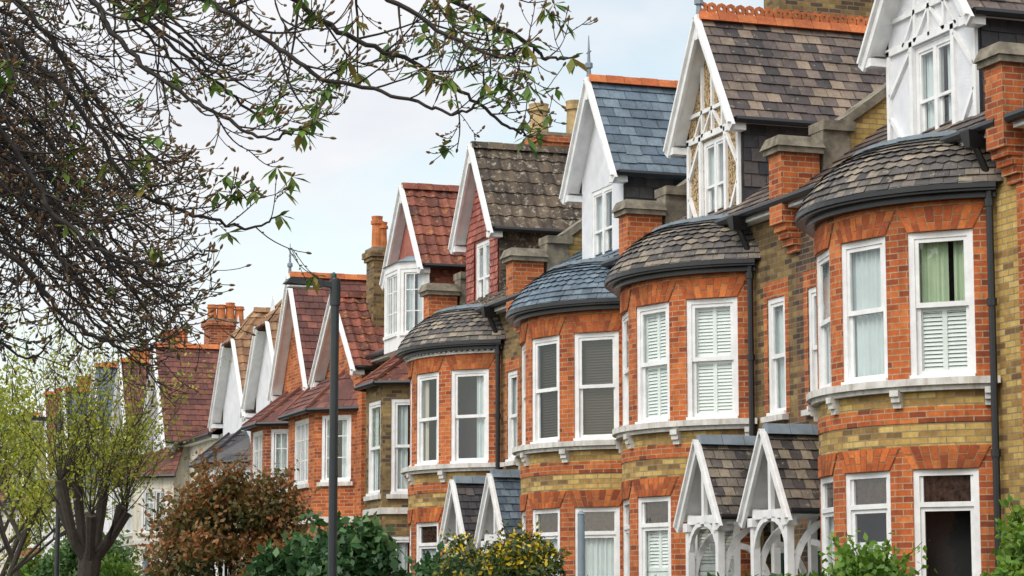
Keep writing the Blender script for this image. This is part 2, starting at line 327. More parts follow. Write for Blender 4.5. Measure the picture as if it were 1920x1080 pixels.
def gable(mb,rb,Yc,Xg,hw,rw,base,foot,apex,Xr,Xb,wmat,rmat,kind,timber=None,cheek='slate_grey',win=(1.0,1.42,.06,'dark','sash2'),rid='terracotta',crest=False,finial=False,tw=.22,rh=.19,wo=0,clip=0):
    W='white_paint'
    L=LF((Xg,Yc,0),(0,-1,0),(-1,0,0)); h=V((-1,0,0))
    ops=[]; top=foot+.0
    if win:
        w,hh,o,st,ty=win; ops=[(wo-w/2,wo+w/2,base+o,base+o+hh)]; top=max(foot,base+o+hh+.02)
    sl=(apex-foot)/rw
    ub=lambda a: apex-.1-abs(a)*sl
    if ub(hw)<top: top=ub(hw)
    if win and base+o+hh>top:
        ops=[(wo-w/2,wo+w/2,base+o,top-.01)]; hh=top-.01-base-o
    wall(mb,L,-hw,hw,base,top,ops,wmat)
    mb.face([L(-hw,0,top),L(hw,0,top),L(hw,0,ub(hw)),L(0,0,apex-.1),L(-hw,0,ub(hw))],wmat,hint=h)
    if win: window(mb,L,wo,base+o,w,hh,st,ty)
    xr=lambda z: 14.8+(z-EZ)/.727
    for sg in (-1,1):
        y=Yc+sg*hw; xb=max(xr(foot)+.3,Xg+.5)
        mb.face([(Xg,y,base),(Xg,y,foot+.1),(xb,y,foot+.1),(xb,y,base)],cheek)
        if cheek.startswith('slate') or cheek.startswith('tile'):
            tiles(mb,(Xg+.03,y+sg*.01,base),(xb,y+sg*.01,base),(xb,y+sg*.01,foot),(Xg+.03,y+sg*.01,foot),.2,.25,cheek,'slate',hint=(0,sg,0))
        yf=Yc+sg*rw
        if clip:
            ch=(apex-foot)*clip; yc_=Yc+sg*rw*clip
            tiles(rb,(Xr,yf,foot),(Xb,yf,foot),(Xb,yc_,apex-ch),(Xr,yc_,apex-ch),rh,tw,rmat,kind,hint=(0,sg,.3))
            tiles(rb,(Xr,yc_,apex-ch),(Xb,yc_,apex-ch),(Xb,Yc,apex),(Xr+ch*.8,Yc,apex),rh,tw,rmat,kind,hint=(0,sg,.3))
            if sg<0: tiles(rb,(Xr-.05,Yc+rw*clip,apex-ch-.04),(Xr-.05,Yc-rw*clip,apex-ch-.04),(Xr+ch*.8,Yc-.03,apex),(Xr+ch*.8,Yc+.03,apex),rh,tw,rmat,kind,hint=(-1,0,.5))
        else:
            tiles(rb,(Xr,yf,foot),(Xb,yf,foot),(Xb,Yc,apex),(Xr,Yc,apex),rh,tw,rmat,kind,hint=(0,sg,.3))
        rb.face([(Xr,yf,foot-.03),(Xb,yf,foot-.03),(Xb,y-sg*.05,foot-.03+.0),(Xr,y-sg*.05,foot-.03)],'white_paint')
        rb.tube([(Xr+.05,yf+sg*.05,foot-.02),(Xb-2.4,yf+sg*.05,foot-.02)],.055,'black_iron',6)
        d=V((0,sg*rw,foot-apex))
        p0=V((Xr-.02,Yc,apex-.07)); p=p0+d*clip; q=p0+d*1.05
        rb.beam(p,q,.05,.16,W,(1,0,0))
        rb.beam(p+V((-.03,0,.075)),q+V((-.03,0,.075)),.09,.045,W,(1,0,0))
        rb.face([tuple(p0+d*clip+V((.02,0,-.03))),(Xr,yf,foot-.1),(Xg,yf,foot-.1),(Xg,p.y,p.z-.03)],W)
        rb.box(Xr-.03,Xg,min(y,yf),max(y,yf),foot-.17,foot-.06,W)
    ridge(rb,(Xr-.02+(clip and (apex-foot)*clip*.8),Yc,apex+.05),(Xb,Yc,apex+.05),rid,crest)
    if not clip: rb.box(Xr-.05,Xr+.0,Yc-.05,Yc+.05,apex-.35,apex+.05,W)
    if finial:
        rb.tube([(Xr,Yc,apex),(Xr,Yc,apex+.2),(Xr,Yc,apex+.22),(Xr,Yc,apex+.3),(Xr,Yc,apex+.33),(Xr,Yc,apex+.8)],[.05,.035,.07,.07,.03,.008],'lead',6)
        rb.beam((Xr,Yc-.1,apex+.5),(Xr,Yc+.1,apex+.5),.02,.02,'lead',(1,0,0))
    if timber:
        def tb(a0,c0,a1,c1,w=.10):
            rb.beam(L(a0,.02,c0),L(a1,.02,c1),w,.05,W,((L(a1,0,c1)-L(a0,0,c0)).cross(V((1,0,0)))))
        w=win[0]
        for a in (-hw+.045,hw-.045,wo-w/2-.04,wo+w/2+.04): tb(a,base,a,min(top+.02,ub(a)),.085)
        tb(-hw,top,hw,top,.10); tb(-hw,base+.02,hw,base+.02,.08)
        for sg in (-1,1):
            tb(wo+sg*(w/2+.08),base+.1,sg*(hw-.08),base+.7,.055); tb(wo+sg*(w/2+.08),top-.1,sg*(hw-.08),top-.6,.055)
        for a in (-.38,0,.38):
            if ub(a)-.05>top: tb(a,top,a,ub(a),.055)
        hz=top+.40; hh_=(apex-.1-hz)/sl
        tb(-hh_,hz,hh_,hz,.06)
        for sg in (-1,1):
            tb(0,hz,sg*.38,top,.04); tb(sg*.38,hz,sg*.70,top,.04)
def pier(mb,Y,brk='brick_orange'):
    mb.box(14.7,15.3,Y-.2,Y+.2,7.0,8.0,brk)
    for i,(x,z) in enumerate(((14.76,6.9),(14.82,6.8),(14.88,6.7),(14.94,6.6))): mb.box(x,15.1,Y-.19+.01*i,Y+.19-.01*i,z,z+.1,brk)
    mb.box(14.64,15.34,Y-.27,Y+.27,8.0,8.08,'stone_weathered')
    mb.hexa([(14.6,Y-.30,8.08),(15.36,Y-.30,8.08),(15.36,Y+.30,8.08),(14.6,Y+.30,8.08),(14.66,Y-.22,8.24),(15.3,Y-.22,8.24),(15.3,Y+.22,8.24),(14.66,Y+.22,8.24)],'stone_weathered')
    mb.box(15.37,15.8,Y-.19,Y+.19,7.4,8.36,'stone_weathered'); mb.box(15.36,15.86,Y-.25,Y+.25,8.36,8.5,'stone_weathered')
    mb.beam((15.7,Y,8.12),(19.6,Y,10.95),.34,.58,'brick_yellow',(0,1,0))
    mb.beam((15.7,Y,8.49),(19.6,Y,11.32),.46,.12,'stone_weathered',(0,1,0))
def chimney(mb,x0,x1,y0,y1,z0,z1,brk,pots,pm,ph=.45,pr=.13):
    mb.box(x0,x1,y0,y1,z0,z1-.3,brk); mb.box(x0-.05,x1+.05,y0-.05,y1+.05,z1-.3,z1-.22,brk); mb.box(x0-.09,x1+.09,y0-.09,y1+.09,z1-.22,z1-.08,brk); mb.box(x0-.03,x1+.03,y0-.03,y1+.03,z1-.08,z1,'stone_weathered')
    for i in range(pots):
        x=lerp(x0+.16,x1-.16,i/max(1,pots-1)); y=(y0+y1)/2; hh=ph*(1+.12*math.sin(i*2.3+x0))
        mb.tube([(x,y,z1),(x,y,z1+.05),(x,y,z1+hh*.75),(x,y,z1+hh*.76),(x,y,z1+hh*.86),(x,y,z1+hh*.88),(x,y,z1+hh)],[pr*1.15,pr,pr*.9,pr*1.15,pr*1.15,pr*.92,pr*1.05],pm,12)
def main_roof(mb,y0,y1,mat,kind='slate',rh=.22,tw=.26,rid='terracotta',ez=EZ,rz=RZ,x0=14.8,xr=RX):
    tiles(mb,(x0,y1,ez),(x0,y0,ez),(xr,y0,rz),(xr,y1,rz),rh,tw,mat,kind,hint=(-1,0,1))
    tiles(mb,(24.2,y1,ez),(24.2,y0,ez),(xr,y0,rz),(xr,y1,rz),.5,.6,mat,'slate',hint=(1,0,1))
    ridge(mb,(xr,y0,rz+.05),(xr,y1,rz+.05),rid)
    mb.box(x0,x0+.2,y0,y1,ez-.14,ez-.04,'white_paint')
    mb.tube([(x0-.06,y0,ez-.03),(x0-.06,y1,ez-.03)],.065,'black_iron',8)
def shell(wb,y0,y1,mat,ez=EZ,rz=RZ,xr=RX,xf=15.02):
    wb.face([(24,y0,0),(24,y1,0),(24,y1,ez),(24,y0,ez)],mat)
    for y in (y0,y1): wb.face([(xf,y,0),(24,y,0),(24,y,ez-.05),(xr,y,rz-.1),(xf,y,ez-.05)],mat)
BR=2.25; HA=60; BXC=XF+BR*math.cos(math.radians(HA))
def bay(mb,gb,rb,Yc,st1,st0,cA='brick_orange',cB='brick_yellow',roof='slate_weathered',cap='lead',point=True,ztop=6.5,dent=False):
    rad=math.radians
    def P(a,r,z): return V((BXC-r*math.cos(rad(a)),Yc+r*math.sin(rad(a)),z))
    def strip(a0,a1,z0,z1,mat,r=BR,seg=None,swap=False):
        n=seg or max(1,round((a1-a0)/5.2))
        for i in range(n):
            b0=lerp(a0,a1,i/n); b1=lerp(a0,a1,(i+1)/n); u0=r*rad(b0); u1=r*rad(b1)
            uv=[(u0,z0),(u1,z0),(u1,z1),(u0,z1)]
            if swap: uv=[(q-z0,p+.003) for p,q in uv]
            mb.face([P(b0,r,z0),P(b1,r,z0),P(b1,r,z1),P(b0,r,z1)],mat,uv=uv)
    def ring(m_,a0,a1,r0,r1,z0,z1,mat,n=24):
        for i in range(n):
            b0=lerp(a0,a1,i/n); b1=lerp(a0,a1,(i+1)/n)
            m_.face([P(b0,r1,z0),P(b1,r1,z0),P(b1,r1,z1),P(b0,r1,z1)],mat,r=.5)
            m_.face([P(b0,r0,z1),P(b1,r0,z1),P(b1,r1,z1),P(b0,r1,z1)],mat,r=.5)
            m_.face([P(b0,r0,z0),P(b1,r0,z0),P(b1,r1,z0),P(b0,r1,z0)],mat,r=.5)
        for a in (a0,a1): m_.face([P(a,r0,z0),P(a,r1,z0),P(a,r1,z1),P(a,r0,z1)],mat)
    strip(-HA,HA,0,1.05,cB)
    OH=10.4; cs=(-43.5,-14.5,14.5,43.5)
    def fan(z0,z1):
        for c in cs:
            k=9; m_=6
            for i in range(m_):
                x0=-1+2*i/m_; x1=-1+2*(i+1)/m_
                mb.face([P(c+OH*x0,BR+.010,z0),P(c+OH*x1,BR+.010,z0),P(c+14.3*x1,BR+.010,z1),P(c+14.3*x0,BR+.010,z1)],'fan_joint')
            for i in range(k):
                x0=-1+2*i/k; x1=-1+2*(i+1)/k
                lo0=c+OH*x0; lo1=c+OH*x1; hi0=c+14.3*x0; hi1=c+14.3*x1
                g=.14; zz=lerp(z0,z1,.36 if i%2 else .64); L_=lambda t:(lerp(lo0,hi0,t)+g,lerp(lo1,hi1,t)-g); t=(zz-z0)/(z1-z0); e=.014
                a0,a1=L_(0); b0,b1=L_(t); c0,c1=L_(1)
                mb.face([P(a0,BR+.017,z0),P(a1,BR+.017,z0),P(b1,BR+.017,zz-e/2),P(b0,BR+.017,zz-e/2)],'gauged_brick')
                mb.face([P(b0,BR+.017,zz+e/2),P(b1,BR+.017,zz+e/2),P(c1,BR+.017,z1),P(c0,BR+.017,z1)],'gauged_brick')
    strip(-HA,HA,3.28,3.56,cA); strip(-HA,HA,3.56,3.84,cB); strip(-HA,HA,3.84,4.03,cA,r=BR+.012); strip(-HA,HA,4.03,4.28,cB)
    strip(-HA,HA,6.16,ztop+.1,cA)
    fan(3.285,3.555); fan(6.165,6.455)
    edges=[-HA]+[x for c in cs for x in (c-OH,c+OH)]+[HA]
    for (z0,z1,st,ty) in ((1.05,3.28,st0,'toplight'),(4.36,6.16,st1,'sash')):
        for k in range(0,len(edges),2): strip(edges[k],edges[k+1],z0-.1,z1,cA,seg=2)
        for c,s in zip(cs,st):
            half=BR*math.sin(rad(OH)); mid=P(c,BR*math.cos(rad(OH)),0)
            n=V((-math.cos(rad(c)),math.sin(rad(c)),0)); t=V((-n.y,n.x,0))
            L=LF(mid,t,n)
            for a in (-half,half): mb.face([L(a,0,z0),L(a,-.15,z0),L(a,-.15,z1),L(a,0,z1)],cA)
            arc=[P(lerp(c-OH,c+OH,i/4),BR,z1) for i in range(5)]
            i0=P(c-OH,BR-.16,z1); i1=P(c+OH,BR-.16,z1)
            mb.face(arc+[i1,i0],cA)
            window(gb,L,0,z0,half*2,z1-z0,s,ty)
    for z in (4.28,.97):
        ring(mb,-HA-1,HA+1,BR-.18,BR+.15,z,z+.085,'stone_white'); ring(mb,-HA,HA,BR-.02,BR+.09,z-.06,z,'stone_white')
        if z>2:
            for a in (-58,-29,0,29,58):
                for dr,zz in ((.13,.06),(.10,.13),(.06,.20)):
                    ring(mb,a-1.5,a+1.5,BR-.01,BR+dr,z-zz-.055,z-zz+.02,'stone_white',1)
    if dent:
        ring(mb,-HA,HA,BR-.02,BR+.06,6.46,6.5,'stone_white')
        for a in range(-58,60,3): ring(mb,a,a+1.5,BR-.01,BR+.09,6.5,6.55,'stone_white',1)
    ring(rb,-HA-1,HA+1,BR-.1,BR+.12,ztop+.02,ztop+.09,'black_iron'); ring(rb,-HA-1,HA+1,BR-.1,BR+.22,ztop+.09,ztop+.14,'black_iron'); ring(rb,-HA-1,HA+1,BR+.16,BR+.26,ztop+.12,ztop+.2,'black_iron')
    r0=BR+.24; r1=1.70; z0=ztop+.17; hgt=7.42-z0; nr=10
    def prof(s):
        th=s*math.pi/2
        rr=lerp(lerp(r0,r1,s),r1+(r0-r1)*math.cos(th),.5); zz=z0+hgt*lerp(s,math.sin(th),.5)
        return rr,zz
    AM=63
    for i in range(nr):
        s0=i/nr; s1=min(1,(i+1.3)/nr); ra,za=prof(s0); rb_,zb=prof(s1)
        sd=V((ra-rb_,0,zb-za)).normalized(); on=(sd.z,sd.x)
        n=int(ra*2*rad(AM)/.175); off=.5 if i%2 else 0
        for k in range(-1,n+1):
            u0=max(0,min(1,(k+off)/n)); u1=max(0,min(1,(k+1+off)/n))
            if u1-u0<.003: continue
            a0=lerp(-AM,AM,u0)+.07; a1=lerp(-AM,AM,u1)-.07; lf=.025+R.random()*.014; am=(a0+a1)/2
            def Q(a,s,l):
                rr,zz=prof(s); return P(a,rr+on[0]*l,zz+on[1]*l)
            sm=lerp(s0,s1,.28)
            rr_=R.random()
            if point and 3<=i<=6: pts=[Q(a0,sm,lf*.8),Q(am,s0,lf),Q(a1,sm,lf*.8),Q(a1,s1,.004),Q(a0,s1,.004)]
            else:
                js=(R.random()-.5)*.014; pts=[Q(a0,max(0,s0+js),lf),Q(a1,max(0,s0+js),lf),Q(a1,s1,.004),Q(a0,s1,.004)]
            rb.face(pts,roof,r=rr_)
        m_=24; ra2,za2=prof((i+1)/nr)
        for k in range(m_):
            b0=lerp(-AM,AM,k/m_); b1=lerp(-AM,AM,(k+1)/m_)
            rb.face([P(b0,ra,za),P(b1,ra,za),P(b1,ra2,za2),P(b0,ra2,za2)],roof,r=.1)
    ring(rb,-70,70,r1-.25,r1+.07,7.39,7.46,cap); ring(rb,-74,74,.3,r1-.05,7.46,7.50,cap)
    for a in range(-66,70,12): rb.beam(P(a,r1-.02,7.48),P(a,.6,7.51),.04,.04,cap,(0,0,1))
def downpipe(mb,Y,x=14.9,z1=7.2):
    mb.tube([(14.72,Y,z1),(14.74,Y,z1-.1),(x,Y,z1-.45),(x,Y,z1-.6),(x,Y,.1)],.045,'black_iron',8)
    for z in (1.6,3.4,5.2,6.4): mb.tube([(x,Y,z),(x,Y,z+.09)],.062,'black_iron',8)
    mb.hexa([(14.62,Y-.06,z1-.1),(14.82,Y-.06,z1-.1),(14.82,Y+.06,z1-.1),(14.62,Y+.06,z1-.1),(14.58,Y-.11,z1+.1),(14.86,Y-.11,z1+.1),(14.86,Y+.11,z1+.1),(14.58,Y+.11,z1+.1)],'black_iron')
def porch(mb,Yc,roof='slate_grey',hw=.66):
    W='white_paint'; x0=14.0; fz=2.92; az=4.0
    for sg in (-1,1):
        yf=Yc+sg*hw
        tiles(mb,(x0,yf,fz),(15.0,yf,fz),(15.0,Yc,az),(x0,Yc,az),.15,.17,roof,'slate',hint=(0,sg,.3),point=False)
        p=V((x0-.03,Yc,az-.05)); d=V((0,sg*hw,fz-az)); mb.beam(p,p+d*1.12,.05,.12,W,(1,0,0)); mb.beam(p+V((-.03,0,.06)),p+d*1.12+V((-.03,0,.06)),.08,.035,W,(1,0,0))
        mb.face([(x0,Yc,az-.05),(x0,yf,fz-.05),(15,yf,fz-.05),(15,Yc,az-.05)],W)
        mb.tube([(x0,yf+sg*.04,fz-.02),(14.98,yf+sg*.04,fz-.02)],.045,'black_iron',6)
        yp=Yc+sg*(hw-.14)
        mb.beam((x0+.05,yp,fz-.02),(15,yp,fz-.02),.1,.12,W,(0,1,0))
        mb.box(x0+.02,x0+.12,yp-.05,yp+.05,.5,fz-.08,W); mb.box(x0-.01,x0+.15,yp-.08,yp+.08,.5,.62,W); mb.box(x0-.01,x0+.15,yp-.08,yp+.08,fz-.2,fz-.08,W)
        mb.box(14.88,14.98,yp-.05,yp+.05,.5,fz-.08,W)
        arc=[(x0+.12+.62*(1-math.cos(t)),yp,1.95+.85*math.sin(t)) for t in [i*math.pi/2/7 for i in range(8)]]
        for i in range(7): mb.beam(arc[i],arc[i+1],.06,.08,W,(0,1,0))
        arc=[(14.88-.5*(1-math.cos(t)),yp,1.6+.9*math.sin(t)) for t in [i*math.pi/2/7 for i in range(8)]]
        for i in range(7): mb.beam(arc[i],arc[i+1],.055,.08,W,(0,1,0))
        arc=[(x0+.06,yp-sg*.45*(1-math.cos(t)),2.3+.52*math.sin(t)) for t in [i*math.pi/2/6 for i in range(7)]]
        for i in range(6): mb.beam(arc[i],arc[i+1],.06,.07,W,(1,0,0))
    mb.box(x0+.03,x0+.11,Yc-hw+.15,Yc+hw-.15,fz-.1,fz+.02,W)
    mb.box(x0+.04,x0+.1,Yc-.04,Yc+.04,fz+.02,az-.25,W)
    ridge(mb,(x0-.02,Yc,az+.04),(15.0,Yc,az+.04),'lead')
    mb.box(14.0,15.0,Yc-hw+.05,Yc+hw-.05,0,.5,'paving'); mb.box(13.7,14.0,Yc-.45,Yc+.45,0,.33,'paving'); mb.box(13.4,13.7,Yc-.45,Yc+.45,0,.17,'paving')
def door(mb,L,a,w,c0,h,mat):
    mb.fb(L,a-w/2,a+w/2,-.17,-.12,c0,c0+h*.78,mat)
    for q in (-1,1):
        for z0,z1 in ((.12,.42),(.50,.95)): mb.fb(L,a+q*w*.23-w*.16,a+q*w*.23+w*.16,-.12,-.10,c0+h*.78*z0,c0+h*.78*z1,mat)
    mb.fb(L,a-w/2,a+w/2,-.18,-.1,c0+h*.78,c0+h*.82,'white_paint')
    mb.face([L(a-w/2,-.15,c0+h*.82),L(a+w/2,-.15,c0+h*.82),L(a+w/2,-.15,c0+h),L(a-w/2,-.15,c0+h)],'glass',hint=L(0,1,0)-L(0,0,0))
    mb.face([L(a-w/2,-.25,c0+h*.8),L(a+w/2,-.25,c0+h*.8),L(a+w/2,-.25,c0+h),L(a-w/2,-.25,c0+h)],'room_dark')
def terrace(y0,y1,Yc,s,sp):
    E=empty('brick_house'); wb=MB();gb=MB();rb=MB();pb=MB();cb=MB()
    bw=1.95; za,zb=(Yc+bw,y1) if s>0 else (y0,Yc-bw)
    L=LF((XF,0,0),(0,-1,0),(-1,0,0))
    zm=(za+zb)/2; ym=sp.get('ywin',zm); dy=zm
    ops=[(-ym-.29,-ym+.29,4.35,6.05),(-dy-.47,-dy+.47,.5,2.95)]
    wall(wb,L,-zb,-za,0,EZ-.1,ops,sp['side'],lint='brick_orange')
    wb.box(XF-.006,XF-.002,ym-.41,ym-.29,4.35,6.05,'brick_orange'); wb.box(XF-.006,XF-.002,ym+.29,ym+.41,4.35,6.05,'brick_orange')
    wb.box(XF-.1,XF+.05,ym-.36,ym+.36,4.27,4.35,'stone_white')
    window(gb,L,-ym,4.35,.58,1.7,'net'); door(gb,L,-dy,.94,.5,2.45,sp.get('door','door_green'))
    oa,ob=(y0,Yc-bw) if s>0 else (Yc+bw,y1)
    wall(wb,L,-ob,-oa,0,EZ-.1,[],sp.get('side2',sp['side']))
    wb.face([(XF+.01,Yc-bw,0),(XF+.01,Yc+bw,0),(XF+.01,Yc+bw,EZ-.1),(XF+.01,Yc-bw,EZ-.1)],sp['side'])
    shell(wb,y0+.01,y1-.01,'brick_brown')
    bay(wb,gb,rb,Yc,sp['st1'],sp['st0'],roof=sp['bayroof'],ztop=6.5,dent=sp.get('dent',False))
    main_roof(rb,y0,y1,sp['roof'],sp['kind'])
    gable(cb,rb,Yc+sp.get('gy',0),15.3,sp.get('hw',.98),sp.get('rw',1.18),7.38,8.98,10.8,15.06,19.6,sp['gwall'],sp['roof'],sp['kind'],timber=sp.get('timber'),rid=sp.get('rid','terracotta'),crest=sp.get('crest',False),finial=sp.get('finial',True),cheek=sp.get('cheek','slate_grey'),tw=sp.get('tw',.24),rh=sp.get('rh',.2),win=sp.get('gwin',(1.0,1.46,.06,'netpart','sash2')),wo=sp.get('wo',0))
    if s<0 or sp.get('pipe'): downpipe(rb,Yc-bw-.1)
    porch(pb,sp['porch'],sp.get('proof','slate_weathered'))
    wb.build('walls',E);gb.build('windows_and_door',E);rb.build('roof',E);cb.build('gable_front',E);pb.build('porch',E)
    return E
def party(Y,E):
    mb=MB(); pier(mb,Y); mb.build('party_wall_parapet',E)
terr=[
 dict(y0=24.55,y1=30.5,Yc=27.1,s=1,side='brick_dark',side2='brick_yellow',st1=('halfshutter','net','net','net'),st0=('dark','lowshutter','net','net'),bayroof='slate_weathered',roof='slate_plum',kind='slate',gwall='white_render',timber=True,porch=29.45,pipe=True,crest=True,ywin=29.85,hw=1.16,rw=1.36,gy=-.05,wo=.05),
 dict(y0=30.5,y1=36.2,Yc=33.85,s=-1,side='brick_brown',st1=('shutter',)*4,st0=('shutter','shutter','shutter','shutter'),bayroof='slate_weathered',roof='slate_plum',kind='slate',gwall='pebbledash',timber=True,porch=31.65,crest=True,ywin=31.15,gy=.05,gwin=(.86,1.46,.06,'net','sash2')),
 dict(y0=36.2,y1=41.8,Yc=38.5,s=1,side='brick_brown',st1=('blind',)*4,st0=('net','net','net','curtains'),bayroof='slate_blue',roof='slate_blue',kind='slate',gwall='white_render',porch=40.75,proof='slate_blue',door='door_blue',tw=.3,rh=.22,gy=.15),
 dict(y0=41.8,y1=46.95,Yc=45.1,s=-1,side='brick_brown',st1=('oneside','curtains','dark','curtains'),st0=('dark','net','net','dark'),bayroof='slate_weathered',roof='tile_brown',kind='pan',gwall='tile_hung',porch=42.9,proof='slate_grey',dent=True,rid='tile_brown',finial=False,cheek='tile_brown',tw=.26,rh=.3,ywin=42.5,gwin=(.92,1.46,.06,'net','sash2')),
]
Es=[]
for t in terr:
    sp=dict(t); Es.append(terrace(sp.pop('y0'),sp.pop('y1'),sp.pop('Yc'),sp.pop('s'),sp))
party(24.55,Es[0]);party(30.5,Es[0]);party(36.2,Es[1]);party(41.8,Es[2]);party(46.95,Es[3])
c=MB(); chimney(c,17.45,19.2,35.85,36.55,8.5,12.3,'brick_brown',5,'pot_orange'); c.build('chimney',Es[1])
c=MB(); chimney(c,17.0,18.15,46.5,47.4,8.5,11.5,'brick_orange',2,'pot_yellow',.75,.21); c.build('chimney',Es[3])
g=MB()
Lg=LF((15.3,45.1,0),(0,-1,0),(-1,0,0))
for a0,a1 in ((-.98,-.48),(.48,.98)): tiles(g,Lg(a0,.015,7.4),Lg(a1,.015,7.4),Lg(a1,.015,8.95),Lg(a0,.015,8.95),.13,.16,'tile_hung','slate',hint=(-1,0,0))
tiles(g,Lg(-.98,.015,8.95),Lg(.98,.015,8.95),Lg(.05,.015,10.6),Lg(-.05,.015,10.6),.13,.16,'tile_hung','slate',hint=(-1,0,0))
g.build('hung_tiles',Es[3])
E=empty('brick_house'); wb=MB(); gb=MB(); rb=MB()
L=LF((XF,0,0),(0,-1,0),(-1,0,0))
ops=[(-22.2,-21.1,4.35,6.1),(-22.2,-21.1,1.1,3.2),(-20.2,-19.2,4.35,6.1),(-20.1,-19.2,.5,2.95)]
wall(wb,L,-24.55,-18.3,0,EZ-.1,ops,'brick_yellow',lint='brick_orange')
for i in range(24):
    z=.02+i*.3; w=.34 if i%2 else .22
    wb.box(XF-.03,XF+.01,24.55-w-.02,24.55-.0,z,z+.296,'brick_orange')
    wb.box(XF-.012,XF+.01,18.3,18.3+w,z,z+.296,'brick_orange')
for o in ops[:3]: window(gb,L,(o[0]+o[1])/2,o[2],o[1]-o[0],o[3]-o[2],'net')
door(gb,L,-19.65,.9,.5,2.45,'door_blue')
shell(wb,18.3,24.5,'brick_yellow'); main_roof(rb,18.3,24.3,'slate_plum')
wb.build('walls',E);gb.build('windows_and_door',E);rb.build('roof',E)
# ------------------------------------------------------------ canted bay houses
def canted(wb,gb,rb,y0,y1,xf,xb,cw,z1,bmat,rmat,floors,style,band='stone_white',rk='slate',typ='casement',topw=.35):
    P=[(xb,y1),(xf,y1-cw),(xf,y0+cw),(xb,y0)]; cen=V((xb,(y0+y1)/2,0))
    for i in range(3):
        p=V((*P[i],0));q=V((*P[i+1],0)); t=(q-p); ln=t.length; t.normalize(); n=V((t.y,-t.x,0))
        if n.dot((p+q)/2-cen)<0: n=-n
        L=LF((p+q)/2,t,n); w=min(ln-.35,1.3)
        ops=[(-w/2,w/2,a,b_) for a,b_ in floors]
        wall(wb,L,-ln/2,ln/2,0,z1,ops,bmat)
        for o in ops: window(gb,L,0,o[2],w,o[3]-o[2],style,typ if w>.5 else 'sash'); wb.fb(L,-w/2-.08,w/2+.08,-.1,.07,o[2]-.09,o[2],band)
        wb.fb(L,-ln/2-.03,ln/2+.03,-.02,.05,3.55,3.68,band)
    o=.2
    Q=[(xb+.0,y1+o),(xf-o,y1-cw+o*.4),(xf-o,y0+cw-o*.4),(xb,y0-o)]
    T=[(xb+.3,y1-.1),(xb-topw*.3,y1-cw-.1),(xb-topw*.3,y0+cw+.1),(xb+.3,y0+.1)]
    for i in range(3):
        hint=V(((Q[i][0]+Q[i+1][0])/2-cen.x,(Q[i][1]+Q[i+1][1])/2-cen.y,1))
        tiles(rb,(*Q[i],z1),(*Q[i+1],z1),(*T[i+1],z1+.85),(*T[i],z1+.85),.2,.22,rmat,rk,hint=hint)
        rb.tube([(*Q[i],z1-.03),(*Q[i+1],z1-.03)],.055,'black_iron',6)
        rb.beam((*Q[i],z1+.03),(*T[i],z1+.9),.12,.06,rmat,(0,1,0))
    rb.face([(*q,z1-.02) for q in Q],'white_paint'); rb.face([(*q,z1+.85) for q in T],'lead')
def dist(y0,y1,side,roof,kind,gabs,bays,ez=6.9,rz=9.9,wins=(),rid='terracotta',name='brick_house',rh=.28,tw=.25,xf=XF):
    E=empty(name); wb=MB();gb=MB();rb=MB();cb=MB()
    L=LF((xf,0,0),(0,-1,0),(-1,0,0))
    ops=[(-yy-w/2,-yy+w/2,a,b_) for yy,w,a,b_ in wins]
    wall(wb,L,-y1,-y0,0,ez-.1,ops,side)
    for o in ops: window(gb,L,(o[0]+o[1])/2,o[2],o[1]-o[0],o[3]-o[2],'net')
    shell(wb,y0+.02,y1-.02,side,ez=ez,rz=rz,xf=xf+.02); main_roof(rb,y0,y1,roof,kind,rh=rh,tw=tw,rid=rid,ez=ez,rz=rz,x0=xf-.2)
    for g in gabs:
        gable(cb,rb,tw=tw,rh=rh,rid=rid,rmat=roof if 'rmat' not in g else g['rmat'],kind=kind,**{k:v for k,v in g.items() if k!='rmat'})
    for b_ in bays: canted(wb,gb,rb,**b_)
    wb.build('walls',E);gb.build('windows',E);rb.build('roof',E);cb.build('gable_front',E)
    return E
FL=((1.1,3.1),(4.45,5.95))
E5=dist(46.95,51.4,'brick_brown','tile_red','pan',
 [dict(Yc=49.0,Xg=15.0,hw=1.15,rw=1.35,base=6.9,foot=8.75,apex=10.6,Xr=14.8,Xb=19.5,wmat='tile_hung',cheek='tile_red',win=None)],
 [dict(y0=46.95,y1=49.3,xf=13.95,xb=15,cw=.55,z1=6.25,bmat='brick_brown',rmat='tile_red',floors=((1.0,3.1),(3.95,5.9)),style='netpart',typ='sash')],ez=7.2,rz=10.5,rid='tile_red')
o=MB(); ob=MB()
oy=48.65
P=[(15.0,oy+.95),(14.45,oy+.5),(14.45,oy-.5),(15.0,oy-.95)]
for i in range(3):
    p=V((*P[i],0));q=V((*P[i+1],0));t=q-p;ln=t.length;t.normalize();n=V((t.y,-t.x,0))
    if n.dot((p+q)/2-V((15.2,oy,0)))<0:n=-n
    L=LF((p+q)/2,t,n); w=ln-.1
    wall(ob,L,-ln/2,ln/2,7.0,8.85,[(-w/2,w/2,7.3,8.7)],'white_paint'); window(o,L,0,7.3,w,1.4,'netpart','casement')
ob.face([(*p,7.0) for p in P],'white_paint'); ob.hexa([(15,oy-1.0,8.85),(14.4,oy-.55,8.85),(14.4,oy+.55,8.85),(15,oy+1.0,8.85),(15,oy-.8,9.0),(14.7,oy-.4,9.0),(14.7,oy+.4,9.0),(15,oy+.8,9.0)],'lead')
ob.hexa([(15,oy-.8,6.8),(14.8,oy-.4,6.8),(14.8,oy+.4,6.8),(15,oy+.8,6.8),(15,oy-.95,7),(14.47,oy-.5,7),(14.47,oy+.5,7),(15,oy+.95,7)],'white_paint')
o.build('oriel_window',E5); ob.build('oriel_frame',E5)
c=MB(); chimney(c,15.12,15.55,52.3,52.9,6.9,9.8,'brick_brown',2,'pot_orange',.7,.13)
